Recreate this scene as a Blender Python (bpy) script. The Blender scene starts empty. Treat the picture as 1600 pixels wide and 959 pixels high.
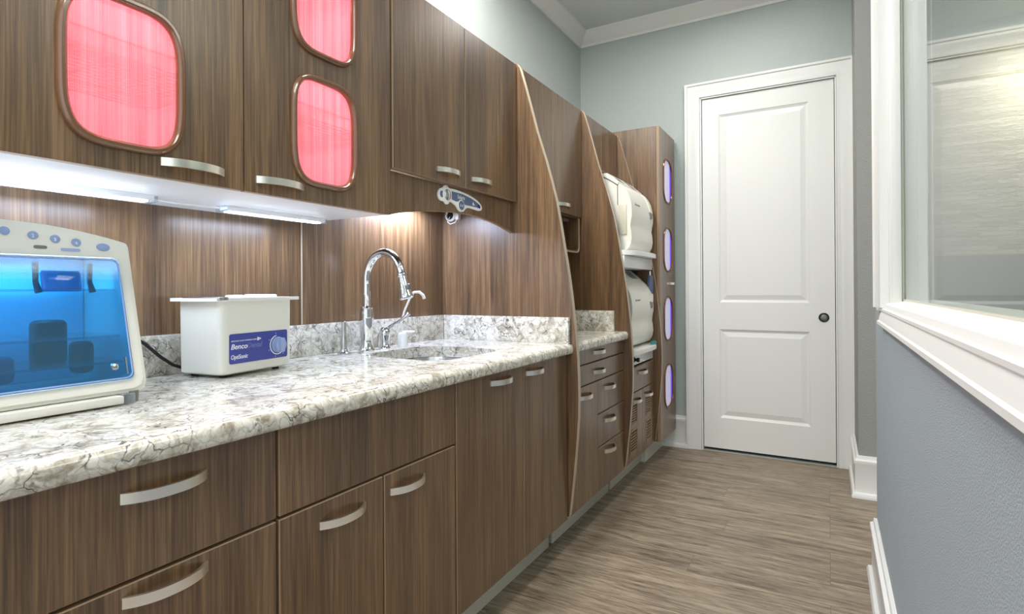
import bpy, bmesh, math, random
from mathutils import Vector, Matrix
from mathutils.geometry import tessellate_polygon
random.seed(4)
C = bpy.context.scene.collection
SC = bpy.context.scene
PI = math.pi

# ---------------------------------------------------------------- camera
YAW, PITCH, ROLL, FPX, CX, CY, CAMH = -.5161, .002, -.0059, 872.4, 799.4, 449.4, 1.13
def camera():
    f = Vector((math.sin(YAW)*math.cos(PITCH), math.cos(YAW)*math.cos(PITCH), math.sin(PITCH)))
    r = Vector((math.cos(YAW), -math.sin(YAW), 0)); u = r.cross(f)
    r2 = r*math.cos(ROLL)+u*math.sin(ROLL); u2 = -r*math.sin(ROLL)+u*math.cos(ROLL)
    cd = bpy.data.cameras.new('camera'); co = bpy.data.objects.new('camera', cd); C.objects.link(co)
    m = Matrix((r2, u2, -f)).transposed().to_4x4(); m.translation = (0, 0, CAMH)
    co.matrix_world = m
    cd.sensor_width = 36; cd.lens = FPX/1600*36
    cd.shift_x = (800-CX)/1600; cd.shift_y = -(479.5-CY)/1600
    cd.clip_start = .02
    SC.camera = co
camera()
SC.view_settings.view_transform = 'Standard'
SC.view_settings.look = 'None'
SC.view_settings.gamma = 1
SC.view_settings.use_curve_mapping = False
SC.view_settings.exposure = 0.48
# ---------------------------------------------------------------- world and room lights
w = bpy.data.worlds.new('world'); SC.world = w; w.use_nodes = True
w.node_tree.nodes['Background'].inputs[0].default_value = (.93, .97, 1.0, 1)
w.node_tree.nodes['Background'].inputs[1].default_value = 1.65
def area(name, loc, rot, sx, sy, watts, col=(1, 1, 1), spread=180):
    l = bpy.data.lights.new(name, 'AREA'); l.shape = 'RECTANGLE'; l.size = sx; l.size_y = sy
    l.energy = watts; l.color = col; l.spread = math.radians(spread)
    o = bpy.data.objects.new(name, l); o.location = loc; o.rotation_euler = rot; C.objects.link(o)
    return o
area('ceiling_lamp', (-1.22, 1.75, 3.0), (0, 0, 0), .35, 1.3, 36, (1, .98, .94))
area('ceiling_lamp', (-.55, -.5, 3.02), (0, 0, 0), .6, 1.2, 20, (1, .98, .95))
area('ceiling_lamp', (-.5, 3.2, 3.02), (0, 0, 0), .4, .4, 7, (1, .98, .94))
area('ceiling_lamp', (1.5, 2.0, 3.02), (0, 0, 0), 1.0, 1.0, 9, (1, .98, .95))

# ---------------------------------------------------------------- materials
def lin(c):
    return tuple(((v/255)/12.92 if v/255 <= .04045 else ((v/255+.055)/1.055)**2.4) for v in c)+(1,)
class NT:
    def __init__(s, name):
        s.m = bpy.data.materials.new(name); s.m.use_nodes = True; s.t = s.m.node_tree
        s.b = s.t.nodes['Principled BSDF']; s.out = s.t.nodes['Material Output']
    def n(s, typ, **kw):
        nd = s.t.nodes.new('ShaderNode'+typ)
        for k, v in kw.items():
            if k.startswith('i_'):
                nd.inputs[k[2:].replace('_', ' ')].default_value = v
            else: setattr(nd, k, v)
        return nd
    def l(s, a, b): s.t.links.new(a, b)
    def pos(s, scale, rnd=0.0):
        g = s.n('NewGeometry'); mp = s.n('Mapping'); mp.inputs['Scale'].default_value = scale
        s.l(g.outputs['Position'], mp.inputs['Vector'])
        if rnd:
            oi = s.n('ObjectInfo'); mu = s.n('Math', operation='MULTIPLY'); mu.inputs[1].default_value = rnd
            s.l(oi.outputs['Random'], mu.inputs[0])
            cb = s.n('CombineXYZ'); s.l(mu.outputs[0], cb.inputs[0]); s.l(mu.outputs[0], cb.inputs[1])
            s.l(cb.outputs[0], mp.inputs['Location'])
        return mp.outputs[0]
    def noise(s, vec, scale, detail=4, rough=.55, dist=0):
        q = s.n('TexNoise'); q.inputs['Scale'].default_value = scale; q.inputs['Detail'].default_value = detail
        q.inputs['Roughness'].default_value = rough; q.inputs['Distortion'].default_value = dist
        s.l(vec, q.inputs['Vector']); return q.outputs[0]
    def ramp(s, fac, stops):
        r = s.n('ValToRGB'); e = r.color_ramp.elements
        while len(e) < len(stops): e.new(.5)
        for k, (p, c) in enumerate(stops): e[k].position = p; e[k].color = c if len(c) == 4 else (*c, 1)
        s.l(fac, r.inputs[0]); return r.outputs[0]
    def mix(s, fac, a, b, mode='MIX'):
        q = s.n('Mix', data_type='RGBA', blend_type=mode)
        for sock, v in ((q.inputs[0], fac), (q.inputs[6], a), (q.inputs[7], b)):
            if hasattr(v, 'is_output'): s.l(v, sock)
            else: sock.default_value = v
        return q.outputs[2]
    def bump(s, h, strength, dist=.001):
        b = s.n('Bump'); b.inputs['Strength'].default_value = strength; b.inputs['Distance'].default_value = dist
        s.l(h, b.inputs['Height']); s.l(b.outputs[0], s.b.inputs['Normal'])
    def set(s, **kw):
        for k, v in kw.items(): s.b.inputs[k.replace('_', ' ')].default_value = v
        return s
def plain(name, rgb, rough=.5, metal=0, **kw):
    t = NT(name).set(Roughness=rough, Metallic=metal, **kw)
    t.b.inputs['Base Color'].default_value = lin(rgb)
    return t.m
def wood(name, dark, mid, light, rough=.33, z=1.0, coat=0.5):
    t = NT(name)
    v = t.pos((1, 1, .022*z), 7.3)
    broad = t.noise(v, 11, 3, .5, .5)
    mid_ = t.noise(v, 60, 3, .6, .3)
    fine = t.noise(v, 240, 3, .6, .2)
    v2 = t.pos((1, 1, .010), 3.1)
    pore = t.noise(v2, 520, 2, .6)
    f1 = t.n('Math', operation='MULTIPLY'); f1.inputs[1].default_value = .31; t.l(broad, f1.inputs[0])
    f0 = t.n('Math', operation='MULTIPLY_ADD'); f0.inputs[1].default_value = .28; t.l(mid_, f0.inputs[0]); t.l(f1.outputs[0], f0.inputs[2])
    f2 = t.n('Math', operation='MULTIPLY_ADD'); f2.inputs[1].default_value = .41; t.l(fine, f2.inputs[0]); t.l(f0.outputs[0], f2.inputs[2])
    c = t.ramp(f2.outputs[0], [(.35, lin(dark)), (.49, lin(mid)), (.64, lin(light))])
    pr = t.ramp(pore, [(.34, (.70, .68, .66)), (.50, (1, 1, 1))])
    c = t.mix(.75, c, pr, 'MULTIPLY')
    t.l(c, t.b.inputs['Base Color'])
    t.set(Roughness=rough); t.b.inputs['Coat Weight'].default_value = coat; t.b.inputs['Coat Roughness'].default_value = .28
    t.bump(pore, .12, .0006)
    return t.m
def quartz():
    t = NT('quartz')
    v = t.pos((1, 1, 1))
    d = t.noise(v, 9, 4, .6)
    dv = t.n('VectorMath', operation='MULTIPLY_ADD')
    nn = t.n('TexNoise'); nn.inputs['Scale'].default_value = 14; nn.inputs['Detail'].default_value = 5; t.l(v, nn.inputs['Vector'])
    t.l(nn.outputs['Color'], dv.inputs[0]); dv.inputs[1].default_value = (.09, .09, .09); t.l(v, dv.inputs[2])
    cloud = t.noise(dv.outputs[0], 22, 5, .6, 1.2)
    base = t.ramp(cloud, [(.32, lin((150, 141, 126))), (.43, lin((194, 187, 173))), (.54, lin((222, 218, 208))), (.75, lin((234, 231, 225)))])
    vo = t.n('TexVoronoi', feature='DISTANCE_TO_EDGE'); vo.inputs['Scale'].default_value = 24; t.l(dv.outputs[0], vo.inputs['Vector'])
    vein = t.ramp(vo.outputs['Distance'], [(0, (1, 1, 1)), (.045, (0, 0, 0))])
    mask = t.noise(v, 13, 3, .6)
    mk = t.ramp(mask, [(.44, (0, 0, 0)), (.56, (1, 1, 1))])
    vm = t.mix(1, vein, mk, 'MULTIPLY')
    c = t.mix(vm, base, lin((62, 60, 60)))
    vo2 = t.n('TexVoronoi', feature='DISTANCE_TO_EDGE'); vo2.inputs['Scale'].default_value = 46; t.l(dv.outputs[0], vo2.inputs['Vector'])
    vein2 = t.ramp(vo2.outputs['Distance'], [(0, (.42, .42, .42)), (.09, (0, 0, 0))])
    c = t.mix(vein2, c, lin((140, 131, 116)))
    sp = t.ramp(t.noise(v, 60, 2, .5), [(.66, (0, 0, 0)), (.74, (.6, .6, .6))])
    c = t.mix(sp, c, lin((80, 78, 76)))
    t.l(c, t.b.inputs['Base Color']); t.set(Roughness=.13)
    return t.m
def paint(name, rgb, bump=.5, rough=.55, scale=170):
    t = NT(name); t.b.inputs['Base Color'].default_value = lin(rgb); t.set(Roughness=rough)
    t.bump(t.noise(t.pos((1, 1, 1)), scale, 3, .6), bump, .003)
    return t.m
def floor_mat():
    t = NT('vinyl_plank')
    g = t.n('NewGeometry'); mp = t.n('Mapping'); mp.inputs['Rotation'].default_value = (0, 0, 0); t.l(g.outputs['Position'], mp.inputs['Vector'])
    br = t.n('TexBrick'); br.offset = .41; br.offset_frequency = 3; br.squash = .86; br.squash_frequency = 2; br.inputs['Scale'].default_value = 1.0
    br.inputs['Brick Width'].default_value = 1.22; br.inputs['Row Height'].default_value = .152
    br.inputs['Mortar Size'].default_value = .0011; br.inputs['Mortar Smooth'].default_value = .2
    br.inputs['Color1'].default_value = (0, 0, 0, 1); br.inputs['Color2'].default_value = (1, 1, 1, 1); br.inputs['Mortar'].default_value = (.5, .5, .5, 1)
    t.l(mp.outputs[0], br.inputs['Vector'])
    # per plank offset of the grain
    sh = t.n('VectorMath', operation='MULTIPLY_ADD'); t.l(br.outputs['Color'], sh.inputs[0]); sh.inputs[1].default_value = (3.7, 5.1, 2.3)
    m2 = t.n('Mapping'); m2.inputs['Scale'].default_value = (.09, 1, 1); t.l(g.outputs['Position'], m2.inputs['Vector']); t.l(m2.outputs[0], sh.inputs[2])
    grain = t.noise(sh.outputs[0], 26, 6, .68, 1.6)
    fine = t.noise(sh.outputs[0], 130, 3, .6, .5)
    a = t.n('Math', operation='MULTIPLY'); a.inputs[1].default_value = .62; t.l(grain, a.inputs[0])
    b = t.n('Math', operation='MULTIPLY_ADD'); b.inputs[1].default_value = .38; t.l(fine, b.inputs[0]); t.l(a.outputs[0], b.inputs[2])
    c = t.ramp(b.outputs[0], [(.35, lin((82, 69, 57))), (.47, lin((128, 114, 97))), (.6, lin((164, 150, 130)))])
    tone = t.mix(br.outputs['Color'], (.90, .90, .90, 1), (1.04, 1.03, 1.02, 1))
    c = t.mix(1, c, tone, 'MULTIPLY')
    c = t.mix(br.outputs['Fac'], c, lin((104, 92, 80)))
    t.l(c, t.b.inputs['Base Color']); t.set(Roughness=.42)
    t.bump(grain, .15, .001)
    return t.m
def reeded(name, col, pale, trans=.3):
    t = NT(name)
    wv = t.noise(t.pos((0, 1, .004)), 620, 1, .5)
    wv2 = t.noise(t.pos((0, 1, .01)), 60, 2, .5)
    f = t.ramp(wv, [(.40, (0, 0, 0)), (.66, (1, 1, 1))])
    f2 = t.mix(.5, f, t.ramp(wv2, [(.35, (0, 0, 0)), (.7, (1, 1, 1))]))
    c = t.mix(f2, lin(col), lin(pale))
    tl = t.n('BsdfTranslucent'); t.l(c, tl.inputs[0])
    t.l(c, t.b.inputs['Base Color']); t.set(Roughness=.2)
    mx = t.n('MixShader'); mx.inputs[0].default_value = .45; t.l(t.b.outputs[0], mx.inputs[1]); t.l(tl.outputs[0], mx.inputs[2])
    tr = t.n('BsdfTransparent'); tr.inputs[0].default_value = lin((255, 186, 192))
    m3 = t.n('MixShader'); m3.inputs[0].default_value = trans; t.l(mx.outputs[0], m3.inputs[1]); t.l(tr.outputs[0], m3.inputs[2])
    t.l(m3.outputs[0], t.out.inputs[0])
    return t.m
def clear(name, rgb, ior=1.45, milk=0.0):
    t = NT(name)
    tr = t.n('BsdfTransparent'); tr.inputs[0].default_value = lin(rgb)
    gl = t.n('BsdfGlossy'); gl.inputs['Roughness'].default_value = .02
    fr = t.n('Fresnel')
    # a thin pane: the far face of the sheet reflects like the near one
    ge = t.n('NewGeometry'); io = t.n('Mix', data_type='FLOAT'); io.inputs[2].default_value = ior; io.inputs[3].default_value = 1/ior
    t.l(ge.outputs['Backfacing'], io.inputs[0]); t.l(io.outputs[0], fr.inputs['IOR'])
    mx = t.n('MixShader'); t.l(fr.outputs[0], mx.inputs[0]); t.l(tr.outputs[0], mx.inputs[1]); t.l(gl.outputs[0], mx.inputs[2])
    last = mx
    if milk:
        t.b.inputs['Base Color'].default_value = lin(rgb) if milk < .5 else (.8, .82, .82, 1); t.set(Roughness=.1)
        m2 = t.n('MixShader'); m2.inputs[0].default_value = milk; t.l(mx.outputs[0], m2.inputs[1]); t.l(t.b.outputs[0], m2.inputs[2]); last = m2
    t.l(last.outputs[0], t.out.inputs[0])
    return t.m
def emit(name, rgb, strength):
    t = NT(name); t.b.inputs['Base Color'].default_value = lin(rgb); t.b.inputs['Emission Color'].default_value = lin(rgb)
    t.b.inputs['Emission Strength'].default_value = strength; return t.m
def stone():
    t = NT('stacked_stone')
    g = t.n('NewGeometry'); mp = t.n('Mapping'); mp.inputs['Rotation'].default_value = (PI/2, 0, 0); t.l(g.outputs['Position'], mp.inputs['Vector'])
    br = t.n('TexBrick'); br.inputs['Scale'].default_value = 1; br.inputs['Brick Width'].default_value = .22; br.inputs['Row Height'].default_value = .035
    br.inputs['Mortar Size'].default_value = .003; br.inputs['Color1'].default_value = lin((158, 153, 145)); br.inputs['Color2'].default_value = lin((190, 186, 178)); br.inputs['Mortar'].default_value = lin((150, 148, 142))
    t.l(mp.outputs[0], br.inputs['Vector'])
    n = t.noise(t.pos((1, 1, 2.2)), 22, 5, .7)
    t.l(br.outputs['Color'], t.b.inputs['Base Color']); t.set(Roughness=.8); t.bump(n, .9, .02)
    return t.m
def brushed(name, rgb, rough):
    t = NT(name); t.b.inputs['Base Color'].default_value = lin(rgb); t.set(Metallic=1, Roughness=rough)
    t.bump(t.noise(t.pos((1, 1, 40)), 60, 2), .05, .0004)
    return t.m
M = dict(
    wood=wood('walnut_laminate', (64, 47, 35), (106, 80, 56), (146, 114, 80)),
    edge=plain('edge_band', (150, 124, 98), .4),
    fin_edge=plain('fin_edge_band', (190, 172, 150), .35),
    frame=plain('window_frame_plastic', (112, 76, 50), .22, Coat_Weight=.4),
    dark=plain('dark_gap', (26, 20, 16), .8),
    quartz=quartz(),
    wall=paint('grey_wall_paint', (172, 180, 178)),
    wall2=paint('textured_wall_paint_cool_lit', (160, 171, 178), 1.0, .5, 300),  # same wall paint, its bluer base standing in for the cool light here
    pier=paint('wall_paint_pier_shade', (138, 140, 136), 1.0, .6, 110),  # same wall paint, darkened in colour for the shade on the pier
    ceil=paint('ceiling_paint', (206, 213, 213), .2),
    white=plain('white_trim_paint', (224, 225, 222), .32),
    lam=plain('white_laminate', (240, 242, 246), .25),
    floor=floor_mat(),
    nickel=brushed('brushed_nickel', (242, 237, 226), .3),
    steel=brushed('brushed_steel', (200, 200, 200), .22),
    chrome=plain('chrome', (225, 227, 230), .04, 1),
    toe=plain('toe_kick_metal', (200, 200, 186), .35, .0),
    pink=reeded('reeded_red_acrylic', (244, 132, 144), (255, 205, 208), .45),
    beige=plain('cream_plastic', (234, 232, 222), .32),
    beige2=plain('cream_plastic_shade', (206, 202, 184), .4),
    offwhite=plain('white_plastic', (240, 240, 238), .3),
    black=plain('black_plastic', (22, 22, 24), .35),
    grey=plain('grey_plastic', (120, 118, 114), .45),
    blue=plain('blue_label', (66, 76, 158), .3),
    paleblue=plain('pale_blue_plastic', (150, 170, 212), .3),
    slate=plain('slate_blue_label', (94, 108, 142), .3),
    navy=plain('navy_label', (44, 40, 120), .3),
    print=plain('white_print', (250, 250, 250), .4),
    greyprint=plain('grey_print', (130, 130, 130), .5),
    blueglass=clear('blue_acrylic', (104, 178, 214), milk=.14),
    cyan=plain('pale_cyan_liner', (176, 214, 232), .3),
    clearp=clear('clear_plastic', (235, 240, 245), milk=.15),
    glass=clear('window_glass', (240, 246, 244), 1.75),
    milky=clear('frosted_door_glass', (235, 238, 236), milk=.22),
    led=emit('led_strip', (235, 243, 255), 6),
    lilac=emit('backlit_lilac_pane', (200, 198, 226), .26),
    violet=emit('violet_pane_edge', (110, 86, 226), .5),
    copper=plain('copper_ring', (130, 86, 62), .25, .6),
    teal=plain('teal_tubing', (40, 160, 165), .3),
    rubber=plain('black_rubber', (30, 30, 32), .6),
    stone=stone(),
    panel=emit('light_panel', (255, 252, 245), 4),
    dgrey=plain('dark_room_paint', (90, 96, 98), .6),
)

# ---------------------------------------------------------------- mesh helpers
W = {}
def tagc(o, label=None, cat=None, group=None, kind=None):
    if label: o['label'] = label
    if cat: o['category'] = cat
    if group: o['group'] = group
    if kind: o['kind'] = kind
    return o
def thing(name, label, cat, loc, group=None, rotz=0):
    o = bpy.data.objects.new(name, None); C.objects.link(o); o.empty_display_size = .05
    o.location = loc; o.rotation_euler = (0, 0, rotz); W[o.name] = Vector(loc)
    return tagc(o, label, cat, group)
class MB:
    def __init__(s): s.bm = bmesh.new(); s.mi = 0; s.T = None
    def merge(s, b, mi=None):
        me = bpy.data.meshes.new('t'); b.to_mesh(me); b.free()
        k = len(s.bm.faces); s.bm.from_mesh(me); bpy.data.meshes.remove(me)
        s.bm.faces.ensure_lookup_table()
        if mi is not None:
            for f in s.bm.faces[k:]: f.material_index = mi
        return s
    def box(s, x0, x1, y0, y1, z0, z1, bev=0, mi=0, seg=2, edge_mi=None, face=None):
        b = bmesh.new(); bmesh.ops.create_cube(b, size=1)
        for v in b.verts: v.co = Vector((x0+(v.co.x+.5)*(x1-x0), y0+(v.co.y+.5)*(y1-y0), z0+(v.co.z+.5)*(z1-z0)))
        for f in b.faces: f.material_index = mi
        if edge_mi is not None:
            for f in b.faces:
                if abs(f.normal.x) < .5: f.material_index = edge_mi
        if bev:
            r = bmesh.ops.bevel(b, geom=list(b.edges), offset=min(bev, .49*min(abs(x1-x0), abs(y1-y0), abs(z1-z0))), segments=seg, affect='EDGES', profile=.5)
            for f in r['faces']: f.material_index = mi if edge_mi is None else edge_mi
        return s.merge(b)
    def plate(s, loops, axis, a0, a1, mi=0, side_mi=None):
        """loops: outer outline then holes, 2D; axis is the extrusion axis (0 x, 1 y, 2 z)"""
        def P(p, a):
            q = [p[0], p[1]]; q.insert(axis, a); return Vector(q)
        b = bmesh.new(); F = [[b.verts.new(P(p, a0)) for p in L] for L in loops]; K = [[b.verts.new(P(p, a1)) for p in L] for L in loops]
        tri = tessellate_polygon([[Vector((p[0], p[1], 0)) for p in L] for L in loops])
        ff = [v for L in F for v in L]; kk = [v for L in K for v in L]
        for t in tri:
            for vs in ([ff[i] for i in t], [kk[i] for i in reversed(t)]):
                try: b.faces.new(vs).material_index = mi
                except ValueError: pass
        for Lf, Lk in zip(F, K):
            n = len(Lf)
            for i in range(n):
                f = b.faces.new((Lf[i], Lf[(i+1) % n], Lk[(i+1) % n], Lk[i])); f.material_index = mi if side_mi is None else side_mi
        bmesh.ops.recalc_face_normals(b, faces=b.faces)
        return s.merge(b)
    def tube(s, pts, r, seg=10, closed=False, mi=0, cap=True, flat=1.0, up=None):
        pts = [Vector(p) for p in pts]; n = len(pts)
        R = r if isinstance(r, (list, tuple)) else [r]*n
        b = bmesh.new(); rings = []; prev = None
        for i, p in enumerate(pts):
            if closed: t = pts[(i+1) % n]-pts[i-1]
            else: t = pts[min(i+1, n-1)]-pts[max(i-1, 0)]
            t.normalize()
            if up is not None: a = t.cross(Vector(up)).normalized()
            elif prev is None:
                a = t.cross(Vector((0, 0, 1)) if abs(t.z) < .9 else Vector((1, 0, 0))).normalized()
            else: a = (prev-t*prev.dot(t)).normalized()
            prev = a; c = t.cross(a)
            rings.append([b.verts.new(p+(a*math.cos(2*PI*k/seg)*flat+c*math.sin(2*PI*k/seg))*R[i]) for k in range(seg)])
        m = n if closed else n-1
        for i in range(m):
            A, B = rings[i], rings[(i+1) % n]
            for k in range(seg): b.faces.new((A[k], A[(k+1) % seg], B[(k+1) % seg], B[k])).material_index = mi
        if cap and not closed:
            b.faces.new(rings[0][::-1]).material_index = mi; b.faces.new(rings[-1]).material_index = mi
        bmesh.ops.recalc_face_normals(b, faces=b.faces)
        return s.merge(b)
    def lathe(s, prof, o, ax=(0, 0, 1), seg=28, mi=0, sq=1.0):
        ax = Vector(ax).normalized(); o = Vector(o)
        a = ax.cross(Vector((1, 0, 0)) if abs(ax.x) < .9 else Vector((0, 1, 0))).normalized(); c = ax.cross(a)
        b = bmesh.new(); rings = []
        for r, h in prof:
            rings.append([b.verts.new(o+ax*h+(a*math.cos(2*PI*k/seg)+c*math.sin(2*PI*k/seg)*sq)*max(r, .00005)) for k in range(seg)])
        for A, B in zip(rings, rings[1:]):
            for k in range(seg): b.faces.new((A[k], A[(k+1) % seg], B[(k+1) % seg], B[k])).material_index = mi
        b.faces.new(rings[0][::-1]).material_index = mi; b.faces.new(rings[-1]).material_index = mi
        bmesh.ops.recalc_face_normals(b, faces=b.faces)
        return s.merge(b)
    def sweep(s, path, prof, nrm, mi=0, side=1):
        """closed profile [(u,v)] swept along path with mitred corners; u in plane, perpendicular to the path; v along nrm"""
        nrm = Vector(nrm); P = [Vector(p) for p in path]; b = bmesh.new(); rings = []
        for i, p in enumerate(P):
            d0 = (P[i]-P[i-1]).normalized() if i > 0 else None
            d1 = (P[i+1]-P[i]).normalized() if i < len(P)-1 else None
            if d0 is None: d0 = d1
            if d1 is None: d1 = d0
            u0 = nrm.cross(d0)*side; u1 = nrm.cross(d1)*side
            m = (u0+u1).normalized(); m /= max(.2, m.dot(u0))
            rings.append([b.verts.new(p+m*u+nrm*v) for u, v in prof])
        n = len(prof)
        for A, B in zip(rings, rings[1:]):
            for k in range(n): b.faces.new((A[k], A[(k+1) % n], B[(k+1) % n], B[k])).material_index = mi
        b.faces.new(rings[0][::-1]).material_index = mi; b.faces.new(rings[-1]).material_index = mi
        bmesh.ops.recalc_face_normals(b, faces=b.faces)
        return s.merge(b)
    def xf(s, fn):
        for v in s.bm.verts: v.co = fn(v.co)
        return s
    def build(s, name, mats, parent=None, local=False, kind=None, label=None, smooth=35):
        bm = s.bm
        if not isinstance(mats, (list, tuple)): mats = [mats]
        xs = [v.co for v in bm.verts]
        c = Vector([(min(v[k] for v in xs)+max(v[k] for v in xs))/2 for k in range(3)])
        if parent is None: c.z = min(v.z for v in xs)
        for v in bm.verts: v.co -= c
        for f in bm.faces: f.smooth = True
        lim = math.radians(smooth)
        for e in bm.edges:
            if len(e.link_faces) != 2 or e.calc_face_angle(0) > lim: e.smooth = False
        me = bpy.data.meshes.new(name); bm.to_mesh(me); bm.free()
        for m in mats: me.materials.append(M[m] if isinstance(m, str) else m)
        o = bpy.data.objects.new(name, me); C.objects.link(o)
        W[o.name] = c.copy()
        if parent is not None:
            o.parent = parent
            o.location = c if local else c-W[parent.name]
            if local: W[o.name] = c.copy()
        else: o.location = c
        if kind: o['kind'] = kind
        if label: o['label'] = label
        return o
def copy_tree(o, parent=None):
    c = o.copy(); C.objects.link(c); c.parent = parent if parent is not None else o.parent
    for ch in list(o.children): copy_tree(ch, c)
    W[c.name] = W[o.name].copy()
    return c
def struct(name, mb, mat): return mb.build(name, mat, kind='structure')
def rrect(a0, a1, b0, b1, r, n=8):
    """rounded rectangle; r = one radius or (BL, BR, TR, TL)"""
    if not isinstance(r, (list, tuple)): r = (r,)*4
    out = []
    for (cx, cy, rr, s) in ((a0+r[0], b0+r[0], r[0], PI), (a1-r[1], b0+r[1], r[1], 1.5*PI), (a1-r[2], b1-r[2], r[2], 0), (a0+r[3], b1-r[3], r[3], .5*PI)):
        for k in range(n+1):
            a = s+k/n*PI/2; out.append((cx+rr*math.cos(a), cy+rr*math.sin(a)))
    return out
def text(body, size, mat, parent, M4, name='lettering', shear=0, bold=0, outline=False, width=None, thick=.0002):
    cu = bpy.data.curves.new('txt', 'FONT'); cu.body = body; cu.size = size; cu.shear = shear; cu.offset = bold; cu.extrude = thick
    if outline: cu.fill_mode = 'NONE'; cu.bevel_depth = .00022; cu.extrude = 0
    ob = bpy.data.objects.new('txt', cu); C.objects.link(ob)
    dg = bpy.context.evaluated_depsgraph_get(); me = bpy.data.meshes.new_from_object(ob.evaluated_get(dg))
    bpy.data.objects.remove(ob); bpy.data.curves.remove(cu)
    xs = [v.co.x for v in me.vertices]
    if width: k = width/(max(xs)-min(xs))
    else: k = 1
    for v in me.vertices: v.co.x = (v.co.x-min(xs))*k
    me.transform(M4)
    me.materials.clear(); me.materials.append(M[mat])
    mb = MB(); mb.bm.from_mesh(me); bpy.data.meshes.remove(me)
    return mb.build(name, mat, parent, local=True)
def facing(o, xdir, ydir):
    x = Vector(xdir).normalized(); y = Vector(ydir).normalized(); z = x.cross(y)
    m = Matrix((x, y, z)).transposed().to_4x4(); m.translation = Vector(o); return m

# ---------------------------------------------------------------- room shell
XL, YF, ZC = -1.67, 4.05, 3.094
XF = .160                      # face of the right partition
YE = 2.60                      # its far end
struct('floor', MB().box(XL-.2, 3.2, -1.8, 6.2, -.12, 0), 'floor')
struct('ceiling', MB().box(XL-.2, 3.2, -1.8, 6.2, ZC, ZC+.12), 'ceil')
struct('wall_left', MB().box(XL-.2, XL, -1.8, YF, 0, ZC), 'wall')
D1 = (-.772, .046, 2.452)      # opening of the first door
struct('wall_far', MB().plate([[(XL-.2, 0), (.30, 0), (.30, ZC), (XL-.2, ZC)],
    [(D1[0], .001), (D1[1], .001), (D1[1], D1[2]), (D1[0], D1[2])]], 1, YF, YF+.14), 'wall')
PX0, PX1, PY = .136, .36, 3.535
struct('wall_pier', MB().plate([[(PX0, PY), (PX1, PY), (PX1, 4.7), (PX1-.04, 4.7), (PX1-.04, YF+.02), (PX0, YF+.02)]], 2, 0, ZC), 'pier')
# right partition with its window opening
WY1, WZ0, WZ1, WY0 = 2.216, 1.06, 2.62, -.9
XB = XF+.116
struct('wall_right', MB().plate([[(-1.8, 0), (YE, 0), (YE, ZC), (-1.8, ZC)], [(WY0, WZ0-.01), (WY1, WZ0-.01), (WY1, WZ1), (WY0, WZ1)]], 0, XF, XB), 'wall2')
# skirting: tall board, cap and shoe
BB = [(0, 0), (.033, 0), (.035, .012), (.029, .026), (.018, .030), (.018, .178), (.023, .186), (.023, .200), (.013, .207), (.011, .222), (0, .224)]
struct('baseboard_far', MB().sweep([(-1.06, YF, 0), (-.868, YF, 0)], BB, (0, 0, 1), side=-1), 'white')
struct('baseboard_pier', MB().sweep([(PX0, YF-.01, 0), (PX0, PY, 0), (PX1, PY, 0), (PX1, 4.7, 0)], BB, (0, 0, 1), side=-1), 'white')
struct('baseboard_right', MB().sweep([(XB, YE-.5, 0), (XB, YE, 0), (XF, YE, 0), (XF, -1.8, 0)], BB, (0, 0, 1), side=-1), 'white')
# crown moulding
CR = [(0, 0), (.012, 0), (.014, .018), (.03, .03), (.058, .07), (.078, .084), (.08, .1), (0, .1)]
struct('trim_1', MB().sweep([(XL, -1.8, ZC-.1), (XL, YF, ZC-.1), (PX0, YF, ZC-.1), (PX0, PY, ZC-.1), (PX1, PY, ZC-.1), (PX1, 5.4, ZC-.1), (2.6, 5.4, ZC-.1)], CR, (0, 0, 1), side=-1), 'white')
struct('trim_2', MB().sweep([(XB, -1.8, ZC-.1), (XB, YE, ZC-.1), (XF, YE, ZC-.1), (XF, -1.8, ZC-.1)][::1], CR, (0, 0, 1), side=-1), 'white')

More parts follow.
